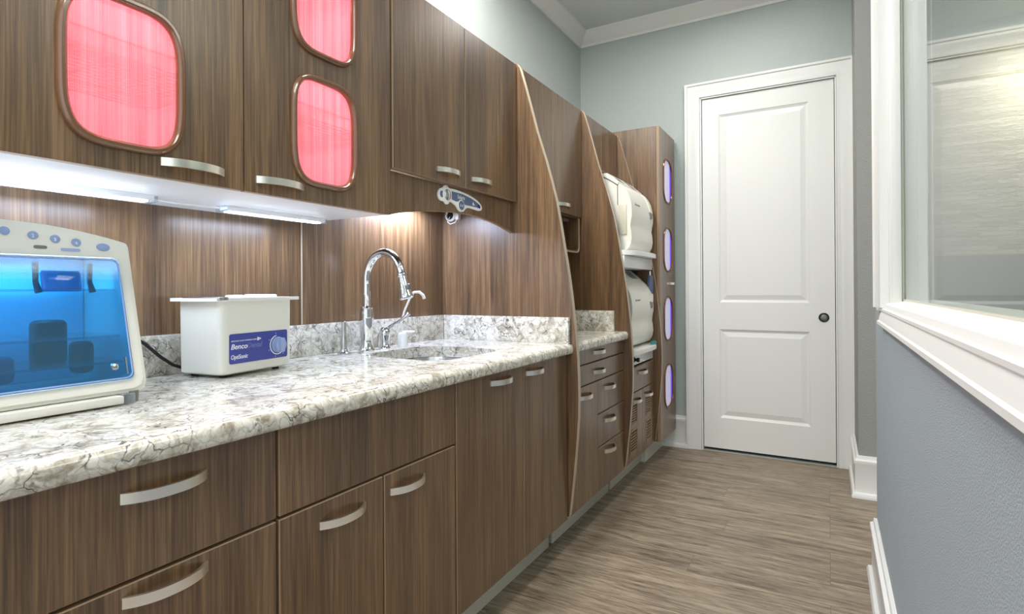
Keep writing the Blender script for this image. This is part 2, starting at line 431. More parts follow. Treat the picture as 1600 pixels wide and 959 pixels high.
# casings and doors
CAS = [(0, 0), (0, .012), (.012, .014), (.018, .012), (.040, .014), (.060, .020), (.078, .022), (.084, .030), (.098, .030), (.100, .024), (.100, 0)]
def door(idx, x0, x1, top, knob_x, glazed=False):
    d = bpy.data.objects.new('door_%d' % idx, None); C.objects.link(d); d['kind'] = 'structure'; d.location = ((x0+x1)/2, YF, 0); W[d.name] = Vector(d.location)
    cs = MB().sweep([(x0-.004, YF, 0), (x0-.004, YF, top+.004), (x1+.004, YF, top+.004), (x1+.004, YF, 0)], CAS, (0, -1, 0), side=1)
    cs.build('casing', 'white', d)
    # lining of the opening
    jl = MB(); jl.box(x0-.002, x0+.006, YF-.004, YF+.13, 0, top); jl.box(x1-.006, x1+.002, YF-.004, YF+.13, 0, top); jl.box(x0, x1, YF-.004, YF+.13, top-.006, top+.002)
    jl.build('jamb', 'white', d)
    a, b = x0+.010, x1-.010
    yf = YF+.012
    pans = [(.233, .843), (1.028, 2.322)]; px0, px1 = x0+.117, x1-.15
    if glazed: px0, px1 = x0+.125, x1-.125
    leaf = MB()
    leaf.plate([[(a, .022), (b, .022), (b, top-.01), (a, top-.01)]]+[[(px0, z0), (px1, z0), (px1, z1), (px0, z1)] for z0, z1 in pans], 1, yf, yf+.04)
    steps = [(0, 0), (.004, .004), (.016, .010), (.020, .010), (.050, .0035)]
    for k, (z0, z1) in enumerate(pans):
        b_ = bmesh.new(); rings = []
        st = steps if not (glazed and k == 1) else [(0, 0), (.004, .004), (.012, .006), (.030, .020)]
        for ins, dp in st:
            rings.append([b_.verts.new((x, yf+dp, z)) for x, z in ((px0+ins, z0+ins), (px1-ins, z0+ins), (px1-ins, z1-ins), (px0+ins, z1-ins))])
        for A, B in zip(rings, rings[1:]):
            for q in range(4): b_.faces.new((A[q], A[(q+1) % 4], B[(q+1) % 4], B[q]))
        if not (glazed and k == 1): b_.faces.new(rings[-1])
        bmesh.ops.recalc_face_normals(b_, faces=b_.faces)
        leaf.merge(b_)
    leaf.build('door_leaf', 'white', d, smooth=12)
    if glazed:
        z0, z1 = pans[1]
        MB().box(px0+.028, px1-.028, yf+.018, yf+.024, z0+.028, z1-.028).build('glass', 'milky', d)
    else:
        k = MB(); k.lathe([(.030, 0), (.030, .003), (.026, .006), (.023, .005), (.020, -.004)], (knob_x, yf, .936), (0, -1, 0), mi=0)
        kn = k.build('door_handle', 'black', d)
        MB().lathe([(.021, 0), (.018, .004), (.012, .007), (.004, .008)], (knob_x, yf-.001, .936), (0, -1, 0)).build('pull_button', 'grey', kn)
    return d
door(1, D1[0], D1[1], D1[2], -.026)
# the room seen through the partition glass: stone clad wall over a grey dado
struct('wall_back_room', MB().box(-.3, 3.2, 5.4, 5.5, 1.36, ZC), 'stone')
struct('wall_back_room_dado', MB().box(-.3, 3.2, 5.36, 5.5, 0, 1.36), 'dgrey')
area('stone_wall_lamp', (1.35, 4.95, 2.75), (math.radians(38), 0, 0), .4, .2, 15, (1, .86, .64))

struct('wall_door_light_block', MB().box(-.98, PX1-.04, 4.62, 4.7, 0, ZC), 'wall')  # unseen walls added behind the door so its bottom gap stays dark
struct('wall_door_light_block_left', MB().box(-.98, -.93, YF+.14, 4.7, 0, ZC), 'wall')
struct('wall_side_light_block', MB().box(2.6, 2.7, -1.8, 5.4, 0, ZC), 'wall')  # unseen wall, added to block world light from the right

# interior window of the partition
win = bpy.data.objects.new('window_1', None); C.objects.link(win); win['kind'] = 'structure'; win.location = (XF, .8, WZ0); W[win.name] = Vector(win.location)
rev = MB()
rev.box(XF-.012, XB+.012, WY1-.016, WY1+.001, WZ0, WZ1); rev.box(XF-.012, XB+.012, WY0-.001, WY0+.016, WZ0, WZ1); rev.box(XF-.012, XB+.012, WY0, WY1, WZ1-.016, WZ1+.001)
yy0, yy1 = WY1-.028, WY1-.016
rev.box(XF+.012, XF+.046, yy0, yy1+.002, WZ0, WZ1-.018, .003); rev.box(XF+.060, XF+.094, yy0, yy1+.002, WZ0, WZ1-.018, .004)
rev.box(XF+.020, XF+.046, yy0-.004, yy0+.002, WZ0, WZ1-.018, .002)
rev.build('jamb', 'white', win)
CAS2 = [(0, 0), (0, .010), (.010, .013), (.020, .011), (.044, .016), (.060, .020), (.074, .021), (.080, .026), (.094, .026), (.096, .020), (.096, 0)]
MB().sweep([(XF-.0005, WY1-.011, WZ0), (XF-.0005, WY1-.011, WZ1-.011), (XF-.0005, WY0+.011, WZ1-.011), (XF-.0005, WY0+.011, WZ0)], CAS2, (-1, 0, 0), side=1).build('casing', 'white', win)
MB().sweep([(XB, WY1-.016, WZ0), (XB, WY1-.016, WZ1-.016), (XB, WY0+.016, WZ1-.016), (XB, WY0+.016, WZ0)], CAS2, (1, 0, 0), side=-1).build('casing', 'white', win)
SILL = [(XF, 1.003), (XF-.015, 1.003), (XF-.018, 1.006), (XF-.018, 1.0155), (XF-.013, 1.018), (XF-.011, 1.030), (XF-.006, 1.046), (XF-.009, 1.050), (XF-.009, 1.057), (XF-.002, 1.060), (XF+.002, 1.072),
        (XF+.010, 1.0755), (XF+.034, 1.078), (XF+.048, 1.082), (XF+.052, 1.087), (XB+.02, 1.087), (XB+.03, 1.07), (XB+.02, 1.05), (XB, 1.04), (XB, 1.01)]
sl = MB().plate([[(x, z) for x, z in SILL]], 1, WY0-.1, 2.26).build('window_sill', 'white', win, smooth=20)
MB().box(XF+.051, XF+.055, WY0+.016, WY1-.017, 1.0865, WZ1-.016).build('window_pane', 'glass', win)
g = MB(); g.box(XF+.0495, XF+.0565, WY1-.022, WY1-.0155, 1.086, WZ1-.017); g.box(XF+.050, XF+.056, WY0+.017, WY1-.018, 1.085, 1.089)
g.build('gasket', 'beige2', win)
sw = thing('light_switch', 'white rocker switch plate on the narrow wall beside the window casing', 'light switch', (XF, 2.38, 1.10))
MB().box(XF-.010, XF, 2.335, 2.41, 1.045, 1.160, .003).build('switch_plate', 'offwhite', sw)
MB().box(XF-.014, XF-.0095, 2.36, 2.385, 1.08, 1.13, .002).build('rocker', 'offwhite', sw)

# ---------------------------------------------------------------- handles
def handle_mesh():
    mb = MB(); n = 18; L = .142; th = .0055; hz = .0088
    outer, inner = [], []
    for i in range(n+1):
        t = -1+2*i/n
        outer.append((.004+.026*(1-abs(t)**2.4), t*L/2)); inner.append((max(-.001, .004+.026*(1-abs(t)**2.4)-th), t*L/2*.955))
    prof = [(0, -L/2)]+outer+[(0, L/2), (0, L/2*.955)]+inner[::-1][1:-1]+[(0, -L/2*.955)]
    # drawn in x (out of the door) and y, thick in z
    mb.plate([prof], 2, -hz, hz)
    return mb
HM = None
def handle(parent, x, y, z, scale=1.0):
    global HM
    if HM is None:
        o = handle_mesh().build('handle', 'nickel', None); HM = o.data
        # origin went to the centre in x, y: remember it
        HM['ox'] = o.location.x
        bpy.data.objects.remove(o)
    o = bpy.data.objects.new('handle', HM); C.objects.link(o); o.parent = parent
    W[o.name] = Vector((x+HM['ox']*scale, y, z-.0088*scale)); o.location = W[o.name]-W[parent.name]; o.scale = (scale,)*3
    return o

# ---------------------------------------------------------------- cabinetry
XD, XU = -.980, -1.220     # faces of base fronts and wall-cabinet doors
ZT, ZB = 2.145, 1.368
def front(parent, name, xf, y0, y1, z0, z1, hy=None, hz=None, th=.019, loops=None, hs=1.0):
    mb = MB(); g_ = .0016
    if loops: mb.plate([[(y0+g_, z0+g_), (y1-g_, z0+g_), (y1-g_, z1-g_), (y0+g_, z1-g_)]]+loops, 0, xf-th, xf, side_mi=1)
    else: mb.box(xf-th, xf, y0+g_, y1-g_, z0+g_, z1-g_, .0018, 0, 1, 1)
    o = mb.build(name, ['wood', 'edge'], parent)
    if hy is not None: handle(o, xf, hy, hz, hs)
    return o
def carcass(parent, xf, y0, y1, z0, z1, mat='wood', shelf=None, inner='lam', under='lam'):
    a = .016; xb = XL+.03
    b = MB()
    b.box(xb, xf-.02, y0, y0+a, z0, z1); b.box(xb, xf-.02, y1-a, y1, z0, z1)
    b.box(xb, xf-.02, y0+a, y1-a, z1-a, z1); b.box(xb, xb+.01, y0+a, y1-a, z0+a, z1-a)
    b.build('carcass', mat, parent)
    MB().box(xb, xf-.02, y0+a, y1-a, z0, z0+a).build('bottom_panel', under, parent, label='white bottom panel' if under == 'lam' else None)
    if shelf:
        for z in shelf: MB().box(xb+.01, xf-.05, y0+a, y1-a, z, z+.014).build('shelf', inner, parent)
# wall cabinets with red windows
def windowed(y0, y1, wy0, hy, label, cat='cabinet'):
    t = thing('wall_cabinet', label, cat, (-1.44, (y0+y1)/2, ZB), 'wall cabinets with red windows')
    a = .016; xb = XL+.03
    b = MB(); xi = XU-.021
    b.box(xb, xi, y0, y0+a, ZB+.02, ZT); b.box(xb, xi, y1-a, y1, ZB+.02, ZT); b.box(xb, xi, y0+a, y1-a, ZT-a, ZT)
    b.build('carcass', 'wood', t)
    li = MB(); li.box(xb, xb+.008, y0+a, y1-a, ZB+.02, ZT-a); li.box(xb, xi, y0+a, y0+a+.004, ZB+.02, ZT-a); li.box(xb, xi, y1-a-.004, y1-a, ZB+.02, ZT-a)
    li.build('liner', 'lam', t, label='white cabinet lining')
    MB().box(xb, xi, y0-.0008, y1+.0008, ZB+.003, ZB+.02).build('bottom_panel', 'lam', t, label='white bottom panel')
    MB().box(xb+.01, XU-.06, y0+a+.005, y1-a-.005, 1.74, 1.752).build('shelf', 'lam', t)
    wins = [(1.407, 1.722), (1.766, 2.081)]
    def squircle(z0, ins, n=72):
        cy, cz, a_, b_ = wy0+.119, z0+.157, .120-ins, .156-ins; out = []
        for k in range(n):
            t_ = 2*PI*k/n; c_, s_ = math.cos(t_), math.sin(t_); e_ = 2/3.9
            out.append((cy+a_*math.copysign(abs(c_)**e_, c_), cz+b_*math.copysign(abs(s_)**e_, s_)))
        return out
    outl = [squircle(z0, .008) for z0, z1 in wins]
    dr = front(t, 'door', XU, y0, y1, ZB, ZT, hy, 1.402, loops=outl)
    for z0, z1 in wins:
        MB().tube([(XU+.001, y, z) for y, z in squircle(z0, .011)], .0115, 10, closed=True, flat=.8).build('window_frame', 'frame', dr)
        MB().plate([squircle(z0, .009)], 0, XU-.014, XU-.010).build('window_pane', 'pink', dr, label='red ribbed window pane')
    # wire rack on the cabinet floor behind the lower window
    rk = thing('wire_rack', None, 'rack', (-1.42, (y0+y1)/2, 1.60))
    m = MB(); zz = 1.615
    for k in range(15):
        x = -1.58+.022*k; m.tube([(x, y0+.03, zz), (x, y1-.03, zz)], .0022, 6)
    for yy in (y0+.03, (y0+y1)/2, y1-.03): m.tube([(-1.59, yy, zz-.003), (-1.26, yy, zz-.003)], .0028, 6)
    for zz2 in (zz+.03,): m.tube([(-1.59, y0+.03, zz2), (-1.26, y0+.03, zz2), (-1.26, y1-.03, zz2), (-1.59, y1-.03, zz2)], .0028, 6, closed=True)
    for k in range(12):
        y = y0+.04+(y1-y0-.08)*k/11; m.tube([(-1.26, y, zz-.002), (-1.26, y, zz+.03)], .0014, 5)
    m.build('rack_wires', 'greyprint', rk)
    return t, rk
specs = [(-.185, .332, -.042, .215, 'walnut wall cabinet whose door lies mostly left of the picture edge, beside the windowed pair'),
         (.334, .850, .472, .727, 'walnut wall cabinet with one large red window, above the sterilizing box at left'),
         (.852, 1.368, .983, .952, 'walnut wall cabinet with two red windows, directly left of the plain two-door cabinet')]
racks = ['white wire rack seen through the red window of the leftmost wall cabinet', 'white wire rack behind the large red window at upper left', 'white wire rack behind the red windows left of the plain cabinet']
for k, (y0, y1, wy0, hy, lb) in enumerate(specs):
    t, rk = windowed(y0, y1, wy0, hy, lb); rk['label'] = racks[k]; rk['group'] = 'wire racks in the wall cabinets'
    area('cabinet_interior_lamp', (-1.40, (y0+y1)/2, 2.10), (0, 0, 0), .3, .3, 2.6)
    area('cabinet_interior_lamp', (-1.40, (y0+y1)/2, 1.73), (0, 0, 0), .3, .3, 2.2)
def plain_upper(y0, y1, z0, split, label, handles, under='wood', group='plain walnut wall cabinets'):
    t = thing('wall_cabinet', label, 'cabinet', (-1.44, (y0+y1)/2, z0), group)
    carcass(t, XU, y0, y1, z0+.004, ZT, under=under)
    front(t, 'door', XU, y0+.004, split, z0, ZT, handles[0], z0+.042 if handles[0] else None)
    front(t, 'door', XU, split, y1, z0, ZT, handles[1], z0+.042 if handles[1] else None)
    return t
u1 = plain_upper(1.374, 2.206, 1.521, 1.792, 'plain walnut wall cabinet with two doors over the sink valance', (1.683, 1.908))
# arched valance below it
arc = [(1.376, 1.372), (1.44, 1.386), (1.52, 1.400), (1.60, 1.411), (1.68, 1.419), (1.76, 1.425), (1.85, 1.428), (1.94, 1.425), (2.03, 1.417), (2.11, 1.405), (2.17, 1.393), (2.208, 1.384)]
v = MB().plate([arc+[(2.208, 1.519), (1.376, 1.519)]], 0, -1.262, -1.244, side_mi=1).build('valance', ['wood', 'edge'], u1)
u2 = plain_upper(2.242, 2.966, 1.530, 2.607, 'plain walnut wall cabinet between the two nearer curved fins', (2.50, 2.715))
u3 = plain_upper(3.002, 3.578, 1.86, 3.285, 'short walnut wall cabinet above the upper cream autoclave', (None, None))

# fins
FP = [(2.148, -1.220), (2.126, -1.206), (2.05, -1.183), (1.95, -1.155), (1.828, -1.122), (1.695, -1.079), (1.60, -1.052), (1.52, -1.031), (1.42, -1.012), (1.33, -.997), (1.24, -.981), (1.15, -.967), (1.07, -.957),
      (.99, -.948), (.90, -.939), (.82, -.934), (.74, -.931), (.66, -.930), (.58, -.932), (.50, -.938), (.42, -.945), (.34, -.953), (.26, -.962), (.20, -.969), (.148, -.976)]
def fin(y, th, label):
    t = thing('curved_fin', label, 'panel', (-1.3, y+th/2, .148), 'curved walnut divider fins')
    out = [(XL+.002, .148)]+[(x, z) for z, x in FP[::-1]]+[(XL+.002, 2.148)]
    mb = MB().plate([out], 1, y, y+th, side_mi=1)
    mb.build('fin_panel', ['wood', 'fin_edge'], t, smooth=40)
    return t
fin(2.210, .027, 'tall curved walnut fin panel at the right end of the long sink counter')
fin(2.970, .025, 'tall curved walnut fin panel between the short counter and the autoclaves')
fin(3.580, .018, 'thin curved walnut fin panel between the autoclaves and the tall end cabinet')

# backing panels behind the counter
bp = thing('back_panel', 'long walnut panel behind the counter, left of the vertical seam', 'panel', (-1.66, .5, 1.007), 'walnut backing panels')
MB().box(XL+.001, -1.640, -.6, 1.366, 1.007, 1.372).build('panel_board', 'wood', bp)
MB().box(-1.641, -1.6375, 1.3645, 1.3695, 1.007, 1.372).build('seam_strip', 'fin_edge', bp)
bp2 = tagc(MB().box(XL+.001, -1.640, 1.369, 2.209, 1.007, 1.53).build('back_panel', 'wood'), 'walnut panel behind the faucet, right of the vertical seam', 'panel', 'walnut backing panels')
bp3 = tagc(MB().box(XL+.001, -1.640, 2.238, 2.969, 1.007, 1.53).build('back_panel', 'wood'), 'walnut panel behind the short counter between the fins', 'panel', 'walnut backing panels')
bp4 = tagc(MB().box(XL+.001, -1.640, 2.996, 3.579, .14, 1.86).build('back_panel', 'wood'), 'dark walnut panel behind the two autoclaves', 'panel', 'walnut backing panels')

# base cabinets
XT = -1.072
def base(y0, y1, label, hollow=False, ztop=.849, group='walnut base cabinets'):
    t = thing('base_cabinet', label, 'cabinet', (-1.3, (y0+y1)/2, 0), group)
    b = MB(); xb = XL+.03; xi = XD-.0205; a = .016
    b.box(xb, xi, y0, y0+a, .138, ztop); b.box(xb, xi, y1-a, y1, .138, ztop); b.box(xb, xi, y0+a, y1-a, .138, .154); b.box(xb, xb+.01, y0+a, y1-a, .154, ztop)
    if not hollow: b.box(xb, xi, y0+a, y1-a, ztop-.02, ztop)
    b.box(xi-.02, xi, y0+a, y1-a, ztop-.05, ztop)
    b.build('carcass', 'wood', t)
    MB().box(xi-.03, xi-.001, y0+a, y1-a, .154, ztop-.05).build('gap_shade', 'dark', t)  # dark sheet behind the fronts, colours in the shade of their gaps
    MB().box(XT-.018, XT, y0, y1, .0, .138, .001).build('toe_kick', 'toe', t, label='pale grey metal toe kick')
    return t
HZ = .812
b0 = base(-.29, .307, 'walnut base cabinet left of the wide drawers, cut by the picture edge')
front(b0, 'door', XD, -.29, .008, .136, .848, -.09, .79); front(b0, 'door', XD, .010, .307, .136, .848, .10, .79)
b1 = base(.309, .753, 'walnut base cabinet with wide drawers below the white sterilizing box at left')
front(b1, 'drawer', XD, .309, .753, .664, .848, .533, .800); front(b1, 'drawer', XD, .309, .753, .400, .661, .535, .634); front(b1, 'drawer', XD, .309, .753, .136, .397, .535, .37)
b2 = base(.757, 1.379, 'walnut base cabinet with a blank top panel over two short doors')
front(b2, 'apron_panel', XD, .757, 1.379, .664, .848)
front(b2, 'door', XD, .757, 1.066, .136, .661, .930, .610); front(b2, 'door', XD, 1.068, 1.379, .136, .661, 1.158, .612)
b3 = base(1.383, 2.206, 'walnut base cabinet with two full-height doors below the sink', True)
front(b3, 'door', XD, 1.383, 1.808, .136, .848, 1.650, .815); front(b3, 'door', XD, 1.810, 2.206, .136, .848, 1.900, .815)
b4 = base(2.240, 2.967, 'walnut base cabinet with drawers under the short counter between fins')
front(b4, 'drawer', XD, 2.240, 2.967, .779, .848, 2.585, .822, hs=.98); front(b4, 'drawer', XD, 2.240, 2.967, .682, .776, 2.583, .728, hs=.98)
front(b4, 'door', XD, 2.240, 2.567, .136, .679, 2.41, .632)
for z0, z1, hz in ((.516, .679, .630), (.353, .513, .467), (.136, .350, .312)): front(b4, 'drawer', XD, 2.569, 2.967, z0, z1, 2.733, hz)
b5 = base(2.999, 3.577, 'narrow walnut base cabinet with louvred doors below the lower autoclave', ztop=.672)
front(b5, 'drawer', XD, 2.999, 3.577, .527, .670, 3.31, .628, hs=1.05)
for y0, y1, hy in ((2.999, 3.309, 3.20), (3.311, 3.577, 3.435)):
    vy0, vy1 = (3.075, 3.205) if y0 < 3.1 else (3.395, 3.495)
    holes = [[(vy0, a), (vy1, a), (vy1, b), (vy0, b)] for a, b in ((.185, .315), (.350, .462))]
    d = front(b5, 'door', XD, y0, y1, .140, .524, hy, .474, loops=holes, hs=.95)
    for hl in holes:
        (a0, c0), (a1, _), (_, c1), _ = hl
        m = MB(); m.plate([[(a0-.005, c0-.005), (a1+.005, c0-.005), (a1+.005, c1+.005), (a0-.005, c1+.005)], [(a0+.003, c0+.003), (a1-.003, c0+.003), (a1-.003, c1-.003), (a0+.003, c1-.003)]], 0, XD-.006, XD+.003)
        nn = 8
        for k in range(nn):
            zc = c0+(k+.5)*(c1-c0)/nn; m.box(XD-.007, XD-.001, a0, a1, zc-.0036, zc+.0036)
        m.build('vent_grille', 'edge', d)
# tall end cabinet with backlit windows
TX, TY0, TY1, TZ0, TZ1 = -.945, 3.603, 4.020, .136, 2.178
tw = thing('tall_cabinet', 'tall walnut end cabinet with four lilac-lit oval windows beside the door', 'cabinet', (-1.25, 3.81, 0))
b = MB(); b.box(XL+.002, TX-.021, TY0, TY0+.018, TZ0, TZ1, 0, 0); b.box(XL+.002, TX-.003, TY1-.018, TY1, TZ0, TZ1+.003); b.box(XL+.002, TX-.021, TY0+.018, TY1-.018, TZ1-.018, TZ1-.001); b.box(XL+.002, XL+.02, TY0+.018, TY1-.018, TZ0, TZ1-.018); b.box(XL+.002, TX-.021, TY0+.018, TY1-.018, TZ0, TZ0+.018)
b.build('carcass', 'wood', tw)
ov = [(1.703, 1.996), (1.243, 1.533), (.777, 1.068), (.327, .612)]
hl = [rrect(3.705, 3.925, a, b_, .09, 10) for a, b_ in ov]
td = front(tw, 'door', TX, TY0, TY1-.02, TZ0, TZ1, 3.875, 1.160, loops=hl, hs=.9)
for a, b_ in ov:
    r = MB().tube([(TX, y, z) for y, z in rrect(3.705, 3.925, a, b_, .09, 12)], .007, 8, closed=True).build('window_frame', 'copper', td)
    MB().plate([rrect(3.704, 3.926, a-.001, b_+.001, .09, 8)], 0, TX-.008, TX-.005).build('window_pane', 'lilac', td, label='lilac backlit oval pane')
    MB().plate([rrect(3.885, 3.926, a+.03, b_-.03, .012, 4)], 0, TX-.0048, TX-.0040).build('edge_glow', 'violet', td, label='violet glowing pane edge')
MB().box(-1.06, -1.042, 3.578, TY1, 0, .136).build('toe_kick', 'toe', tw, label='pale grey metal toe kick')
MB().box(XL+.03, -1.060, 3.578, TY0+.016, 0, .136).build('toe_kick', 'toe', tw, label='pale grey metal toe kick')

# ---------------------------------------------------------------- counters
ZK, ZKB, XK = .893, .850, -.953
def counter(y0, y1, label, hole=None, gx=None):
    t = thing('countertop', label, 'countertop', (-1.3, (y0+y1)/2, ZKB), 'speckled quartz countertops')
    loops = [[(XL+.002, y0), (XK-.03, y0), (XK-.03, y1), (XL+.002, y1)]]
    if hole: loops.append(hole)
    m = MB().plate(loops, 2, ZKB, ZK)
    pr = [(XK-.03, ZKB), (XK-.008, ZKB), (XK-.002, ZKB+.003), (XK, ZKB+.010), (XK, ZK-.018), (XK-.003, ZK-.009), (XK-.009, ZK-.003), (XK-.018, ZK), (XK-.03, ZK)]
    m.plate([pr], 1, y0, y1)
    m.build('slab', 'quartz', t, smooth=50)
    return t
SX0, SX1, SY0, SY1 = -1.485, -1.10, 1.475, 1.885
hole = rrect(SX0, SX1, SY0, SY1, (.12, .09, .10, .12), 10)
c1 = counter(-.6, 2.209, 'long speckled white quartz countertop with the undermount sink', hole)
q = MB(); q.box(XL+.002, -1.620, -.6, 2.188, ZK+.0005, 1.006, .0015); q.box(-1.62, XK-.012, 2.189, 2.2095, ZK, 1.006, .0015)
tagc(q.build('backsplash', 'quartz'), 'speckled quartz backsplash strip behind the sink, turning the corner at the fin', 'backsplash', 'quartz backsplashes')
c2 = counter(2.238, 2.969, 'short speckled white quartz countertop between the two fins')
q = MB(); q.box(XL+.002, -1.620, 2.238, 2.948, ZK+.0005, 1.006, .0015); q.box(-1.62, XK-.075, 2.949, 2.9695, ZK, 1.006, .0015)
tagc(q.build('backsplash', 'quartz'), 'short speckled quartz backsplash strip between the two nearer fins', 'backsplash', 'quartz backsplashes')
# sink
sk = thing('sink', 'undermount stainless steel sink set in the long quartz countertop', 'sink', (-1.29, 1.68, .70))
b = bmesh.new(); rings = []
for ins, z, rr in ((-.012, ZKB-.001, .12), (.004, ZKB-.001, .11), (.008, ZKB-.008, .10), (.014, .72, .10), (.045, .690, .08), (.15, .682, .04)):
    rings.append([b.verts.new((x, y, z)) for x, y in rrect(SX0+ins, SX1-ins, SY0+ins, SY1-ins, rr, 8)])
for A, B in zip(rings, rings[1:]):
    for k in range(len(A)): b.faces.new((A[k], A[(k+1) % len(A)], B[(k+1) % len(A)], B[k]))
b.faces.new(rings[-1]); bmesh.ops.recalc_face_normals(b, faces=b.faces)
MB().merge(b).build('bowl', 'steel', sk, smooth=60)
MB().lathe([(.045, 0), (.045, .003), (.035, .004), (.03, .001)], (-1.29, 1.68, .682)).build('drain', 'chrome', sk)

# ---------------------------------------------------------------- faucet group
FX, FY = -1.555, 1.602
fa = thing('faucet', 'tall chrome gooseneck faucet with pull-down spray head behind the sink', 'faucet', (FX, FY, ZK))
MB().lathe([(.034, 0), (.034, .004), (.029, .010), (.0265, .018), (.024, .028), (.0235, .045), (.026, .09), (.0275, .125), (.026, .150), (.0235, .160), (.0245, .166), (.0215, .172), (.014, .176)], (FX, FY, ZK)).build('base_column', 'chrome', fa)
pts = []; D = Vector((.98, .10, 0)).normalized()
P0 = Vector((FX, FY, ZK+.168)); R0 = .082
for k in range(5): pts.append(P0+Vector((0, 0, .022*k)))
top = ZK+.168+.105
for k in range(1, 19):
    a = PI-k/18*PI*.93
    pts.append(Vector((FX, FY, top))+D*(R0+R0*math.cos(a))+Vector((0, 0, R0*1.28*math.sin(a))))
MB().tube(pts, [.0160]*len(pts), 16).build('spout', 'chrome', fa)
e = pts[-1]; dr = (pts[-1]-pts[-2]).normalized()
hd = MB().lathe([(.0165, -.004), (.019, 0), (.019, .008), (.0165, .012), (.018, .035), (.0215, .062), (.0265, .082), (.027, .092), (.024, .096), (.019, .094)], e, dr).build('spray_head', 'chrome', fa)
MB().lathe([(.012, 0), (.011, .010), (.006, .013)], e+dr*.05+D*.016, D, 16).build('spray_button', 'grey', hd)
# separate lever
lv = thing('faucet_lever', 'chrome single lever valve standing right of the faucet column', 'faucet', (-1.545, 1.71, ZK))
LX, LY = -1.552, 1.700
MB().lathe([(.027, 0), (.027, .004), (.021, .010), (.018, .022), (.0185, .040), (.022, .052), (.0225, .064), (.0195, .078), (.012, .086)], (LX, LY, ZK)).build('valve_body', 'chrome', lv)
MB().tube([(LX, LY, ZK+.066), (LX+.012, LY+.02, ZK+.088), (LX+.03, LY+.045, ZK+.105), (LX+.048, LY+.07, ZK+.126), (LX+.055, LY+.08, ZK+.140)], [.009, .0075, .006, .0075, .010], 12).build('lever_arm', 'chrome', lv)
sd = thing('soap_dispenser', 'slim brushed soap pump standing left of the faucet on the quartz counter', 'soap dispenser', (-1.555, 1.50, ZK))
SXp, SYp = -1.562, 1.492
MB().lathe([(.024, 0), (.024, .004), (.018, .009), (.014, .014), (.0125, .022), (.014, .040), (.0105, .056), (.0085, .075), (.0085, .108), (.009, .118), (.006, .121)], (SXp, SYp, ZK)).build('pump_body', 'steel', sd)
wd = thing('eyewash_bottle', 'small white bottle with bent spout tucked beside the faucet lever', 'bottle', (-1.535, 1.80, ZK))
BX, BY = -1.545, 1.800
MB().lathe([(.0195, 0), (.020, .004), (.020, .050), (.017, .056), (.010, .058)], (BX, BY, ZK), seg=24).build('bottle_body', 'offwhite', wd)
MB().tube([(BX, BY, ZK+.055), (BX-.002, BY-.006, ZK+.10), (BX+.012, BY, ZK+.15), (BX+.032, BY+.012, ZK+.205), (BX+.045, BY+.02, ZK+.225), (BX+.062, BY+.034, ZK+.226), (BX+.074, BY+.044, ZK+.212), (BX+.078, BY+.047, ZK+.197)], [.0052, .005, .0045, .0045, .005, .006, .0065, .0065], 10).build('nozzle', 'offwhite', wd)
MB().tube([(BX, BY, ZK+.056), (BX+.02, BY+.012, ZK+.060), (BX+.042, BY+.026, ZK+.061)], [.010, .006, .004], 10).build('pump_lever', 'offwhite', wd)

# ---------------------------------------------------------------- ultrasonic cleaner
ang = math.atan2(-(-.032), .253)      # front runs mostly along +y, drifting to -x
us = thing('ultrasonic_cleaner', 'white benchtop cleaning bath with blue label and lid on the quartz counter', 'ultrasonic cleaner', (-1.409, .913, ZK), rotz=ang)
# local frame: +y along the front, -x to the back, front plane x = 0
Lw, Dp, Hh = .255, .168, .208
b = bmesh.new(); rings = []
for z, ins, r in ((.008, .006, .016), (.012, .001, .018), (.10, 0, .019), (Hh, -.001, .020)):
    rings.append([b.verts.new((x, y, z)) for x, y in rrect(-Dp+ins, -ins, ins, Lw-ins, r, 6)])
for A, B in zip(rings, rings[1:]):
    for k in range(len(A)): b.faces.new((A[k], A[(k+1) % len(A)], B[(k+1) % len(A)], B[k]))
b.faces.new(rings[0][::-1]); b.faces.new(rings[-1]); bmesh.ops.recalc_face_normals(b, faces=b.faces)
MB().merge(b).build('tank_body', 'beige', us, local=True, smooth=50)
for x, y in ((-.03, .03), (-.03, Lw-.04), (-Dp+.03, .03), (-Dp+.03, Lw-.04)):
    MB().lathe([(.010, 0), (.010, .009)], (x, y, 0), seg=14).build('foot', 'rubber', us, local=True)
lid = MB().plate([rrect(-Dp-.012, .016, -.022, Lw+.022, .018, 6)], 2, Hh, Hh+.009)
ld = lid.build('lid', 'offwhite', us, local=True)
MB().box(-.10, -.06, .095, .130, Hh+.008, Hh+.016, .004).build('lid_grip', 'offwhite', us, local=True); MB().box(-.13, -.05, .188, .245, Hh+.008, Hh+.017, .004).build('lid_grip', 'offwhite', us, local=True)
MB().box(-.125, .0165, -.019, .010, Hh+.0015, Hh+.012, .002).build('rim_bracket', 'steel', us, local=True, label='bare metal corner of the rim')
lab = MB().plate([rrect(.024, .232, .036, .118, .006, 5)], 0, .0, .0012).build('label_panel', 'blue', us, local=True, label='royal blue control label')
F = lambda y, z, e=.0014: facing((e, y, z), (0, 1, 0), (0, 0, 1))
text('Benco', .020, 'print', us, F(.029, .076), shear=.25, bold=.0002, width=.055)
text('Dental', .020, 'paleblue', us, F(.084, .076), shear=.25, outline=True, width=.052)
text('OptiSonic', .0165, 'print', us, F(.029, .049), shear=.15, bold=.00015, width=.056)
text('IMPROVING YOUR CONFIDENCE SINCE', .0046, 'print', us, F(.030, .0965), width=.088)
arw = MB(); arw.plate([[(.119, .0935), (.133, .099), (.119, .1045)], [(.1225, .097), (.1225, .101), (.127, .099)]], 0, .0013, .0016); arw.build('arrow_mark', 'print', us, local=True)
